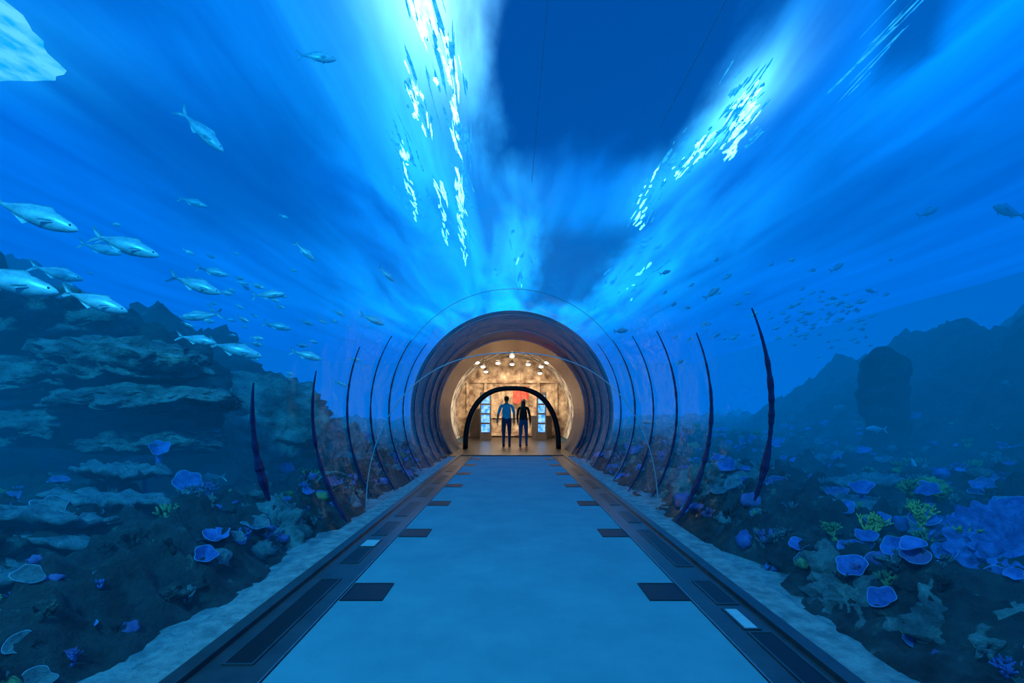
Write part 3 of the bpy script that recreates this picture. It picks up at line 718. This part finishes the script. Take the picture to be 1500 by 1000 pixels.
for x,y,z,L,yaw,p in ((6.4,7.0,4.25,.42,10,24),(4.8,6.0,.95,.33,190,2),(2.9,6.6,2.9,.3,10,35),(7.0,6.4,4.0,.6,190,10),(2.5,8.3,1.0,.3,180,0),(4.6,5.2,.55,.2,80,60),(2.3,9.6,2.9,.4,30,10),(3.2,9.5,4.1,.3,20,20),(6.0,7.6,3.2,.25,190,10),(5.0,7.0,3.4,.3,15,30)):
    fish((x,y,z),L,d2r(yaw),d2r(p),mat=M_fishd,bend=random.uniform(-.15,.15),name='reef_fish',deep=.12)
def school(name,c,ext,count,L,yaw,p,seed,mat):
    rnd=random.Random(seed); mb=MB()
    for k in range(count):
        q=Vector(c)+Vector((rnd.gauss(0,ext[0]),rnd.gauss(0,ext[1]),rnd.gauss(0,ext[2])))
        M=Matrix.Translation(q)@Matrix.Rotation(yaw+rnd.uniform(-.4,.4),4,'Z')@Matrix.Rotation(-(p+rnd.uniform(-.2,.2)),4,'Y')
        fishmesh(mb,M,L*rnd.uniform(.7,1.3),bend=rnd.uniform(-.2,.2))
    mb.obj(name,[mat,M_fisheye])
school('fish_school',(5.2,7.6,2.75),(.45,.6,.26),90,.14,.2,.3,5,M_fish)
school('fish_school',(3.4,8.2,2.9),(.4,.8,.35),20,.16,.4,.5,6,M_fish)
school('fish_school',(-4.4,7.5,2.8),(1.0,.8,.6),60,.17,.2,-.3,7,M_fish)

# ------------------------------------------------------------------ people
M_skin=pmat('skin_mat',(.42,.24,.16),(.48,.28,.19),.55,8)
M_hair=pmat('hair_mat',(.012,.008,.006),(.03,.02,.015),.5,30,stretch=(1,1,.1))
M_shirt=pmat('light_blue_shirt_mat',(.12,.5,.75),(.16,.58,.82),.8,10)
M_jean=pmat('jeans_mat',(.01,.03,.09),(.02,.05,.13),.8,20)
M_blk=pmat('black_clothes_mat',(.006,.006,.010),(.012,.012,.018),.8,20)
M_jean2=pmat('blue_jeans_mat',(.02,.07,.2),(.03,.10,.27),.8,20)
M_lip=pmat('lip_mat',(.35,.1,.09),None,.5)
def person(name,loc,yaw,H,J,E,labels,mats,long_hair):
    keys=list(J); idx={k:i for i,k in enumerate(keys)}
    me=bpy.data.meshes.new(name+'_sk'); me.from_pydata([J[k][0] for k in keys],[(idx[a],idx[b]) for a,b in E],[])
    ob=bpy.data.objects.new(name+'_sk',me); COL.objects.link(ob)
    md=ob.modifiers.new('s','SKIN'); md.use_smooth_shade=True
    for k in keys:
        sv=me.skin_vertices[0].data[idx[k]]; r=J[k][1]; sv.radius=(r,r) if not isinstance(r,tuple) else r; sv.use_root=(k=='pelvis')
    ob.modifiers.new('ss','SUBSURF').levels=2
    dg=bpy.context.evaluated_depsgraph_get(); ev=ob.evaluated_get(dg)
    m2=bpy.data.meshes.new_from_object(ev)
    bpy.data.objects.remove(ob)
    mb=MB(); segs=[(Vector(J[a][0]),Vector(J[b][0]),labels[i]) for i,(a,b) in enumerate(E)]
    vs=[v.co.copy() for v in m2.vertices]
    def near(p):
        best=None
        for a,b,l in segs:
            ab=b-a; t=max(0,min(1,(p-a).dot(ab)/max(ab.length_squared,1e-9))); d=(a+ab*t-p).length
            if best is None or d<best[0]: best=(d,l)
        return best[1]
    for p in m2.polygons:
        mb.f.append(list(p.vertices)); mb.m.append(near(p.center))
    mb.v=vs
    hx,hy,hzz=J['head'][0]
    mb.ellipsoid((hx,hy,hzz),(.076,.094,.115),0,16,12)
    mb.ellipsoid((hx,hy+.098,hzz-.015),(.012,.018,.022),0,8,6)
    for s in (1,-1):
        mb.ellipsoid((hx+s*.03,hy+.082,hzz+.008),(.013,.010,.008),5,8,6); mb.ellipsoid((hx+s*.077,hy,hzz-.005),(.01,.018,.028),0,8,6)
        mb.tube([(hx+s*.015,hy+.092,hzz+.03),(hx+s*.045,hy+.078,hzz+.03)],.004,5,4)
    mb.ellipsoid((hx,hy+.086,hzz-.055),(.022,.008,.007),6,8,5)
    mb.ellipsoid((hx,hy-.018,hzz+.03),(.088,.095,.105),4,16,10)
    if long_hair:
        mb.tube([(hx,hy-.03,hzz+.06),(hx,hy-.07,hzz-.04),(hx,hy-.085,hzz-.16),(hx,hy-.095,hzz-.30),(hx,hy-.09,hzz-.38)],[.08,.088,.085,.07,.03],12,4)
    for sd in ('l','r'):
        w=Vector(J['wrist_'+sd][0]); hnd=Vector(J['hand_'+sd][0]); d=(hnd-w).normalized(); s=-1 if sd=='l' else 1
        fwd=Vector((0,1,0)); inn=Vector((-s,0,0))
        for q in range(4):
            b=hnd+fwd*(.027-.018*q)+d*.01; l=(.068,.078,.072,.055)[q]
            mb.tube([b,b+d*l*.45+inn*.004,b+d*l*.75+inn*.015,b+d*l*.95+inn*.028],[.009,.0088,.008,.006],7,0)
        b=w+d*.02+fwd*.02; mb.tube([b,b+fwd*.025+d*.025,b+fwd*.032+d*.055+inn*.008],[.012,.010,.008],7,0)
    for sd in ('l','r'):
        a=Vector(J['ankle_'+sd][0]); mb.ellipsoid((a.x,a.y+.07,a.z-.035),(.048,.14,.045),3,14,8)
    o=mb.obj(name,mats+[M_lip])
    o.location=loc; o.rotation_euler=(0,0,yaw); o.scale=(H,)*3
    return o
def body(stride,sh,hip,armout_l,armout_r):
    J={'pelvis':((0,0,.95),(hip,.11)),'waist':((0,0,1.08),(hip*.92,.10)),'chest':((0,-.01,1.27),(sh*.92,.12)),'neckb':((0,-.005,1.43),(.085,.065)),
       'neck':((0,.005,1.50),.054),'head':((0,.015,1.62),.06)}
    for s,sd,ao in ((-1,'l',armout_l),(1,'r',armout_r)):
        st=stride*s
        J['hip_'+sd]=((s*.09,0,.88),.098); J['knee_'+sd]=((s*.10,.05+.5*st,.49),.066); J['ankle_'+sd]=((s*.10,st,.08),.046); J['toe_'+sd]=((s*.105,st+.12,.035),.032)
        J['sho_'+sd]=((s*(sh+.0),-.01,1.40),.064); J['elb_'+sd]=((s*(sh+.05+ao*.4),-.03-.1*st,1.12),.048); J['wrist_'+sd]=((s*(sh+.04+ao),.03-.3*st,.88),.031); J['hand_'+sd]=((s*(sh+.04+ao),.045-.33*st,.80),(.018,.036))
    E=[('pelvis','waist'),('waist','chest'),('chest','neckb'),('neckb','neck'),('neck','head')]; 
    return J,E
def addlimbs(E,lab,torso,leg,arm_u,arm_l):
    lab[:]=[torso,torso,torso,0,0]
    for sd in ('l','r'):
        E+= [('pelvis','hip_'+sd),('hip_'+sd,'knee_'+sd),('knee_'+sd,'ankle_'+sd),('ankle_'+sd,'toe_'+sd),('neckb','sho_'+sd),('sho_'+sd,'elb_'+sd),('elb_'+sd,'wrist_'+sd),('wrist_'+sd,'hand_'+sd)]
        lab+= [leg,leg,leg,3,torso,arm_u,arm_l,0]
J,E=body(.10,.20,.17,.08,.02); lab=[]; addlimbs(E,lab,1,2,1,0)
person('man',(-.19,15.9,-.002),0.0,1.02,J,E,lab,[M_skin,M_shirt,M_jean,M_blk,M_hair,M_fisheye],False)
J,E=body(.20,.17,.165,.0,.05); lab=[]; addlimbs(E,lab,1,2,1,1)
person('woman',(.40,16.0,-.002),-.1,.96,J,E,lab,[M_skin,M_blk,M_jean2,M_blk,M_hair,M_fisheye],True)

# ------------------------------------------------------------------ world, camera
w=bpy.data.worlds.new('world'); scene.world=w; w.use_nodes=True
w.node_tree.nodes['Background'].inputs[0].default_value=(0.0,0.08,0.25,1); w.node_tree.nodes['Background'].inputs[1].default_value=.5
cam=bpy.data.cameras.new('camera'); cam.lens=16; cam.sensor_width=36; cam.shift_y=106/1500; cam.clip_start=.05
co=bpy.data.objects.new('camera',cam); COL.objects.link(co); co.location=(0,0,CAMZ); co.rotation_euler=(math.radians(90),0,0)
scene.camera=co
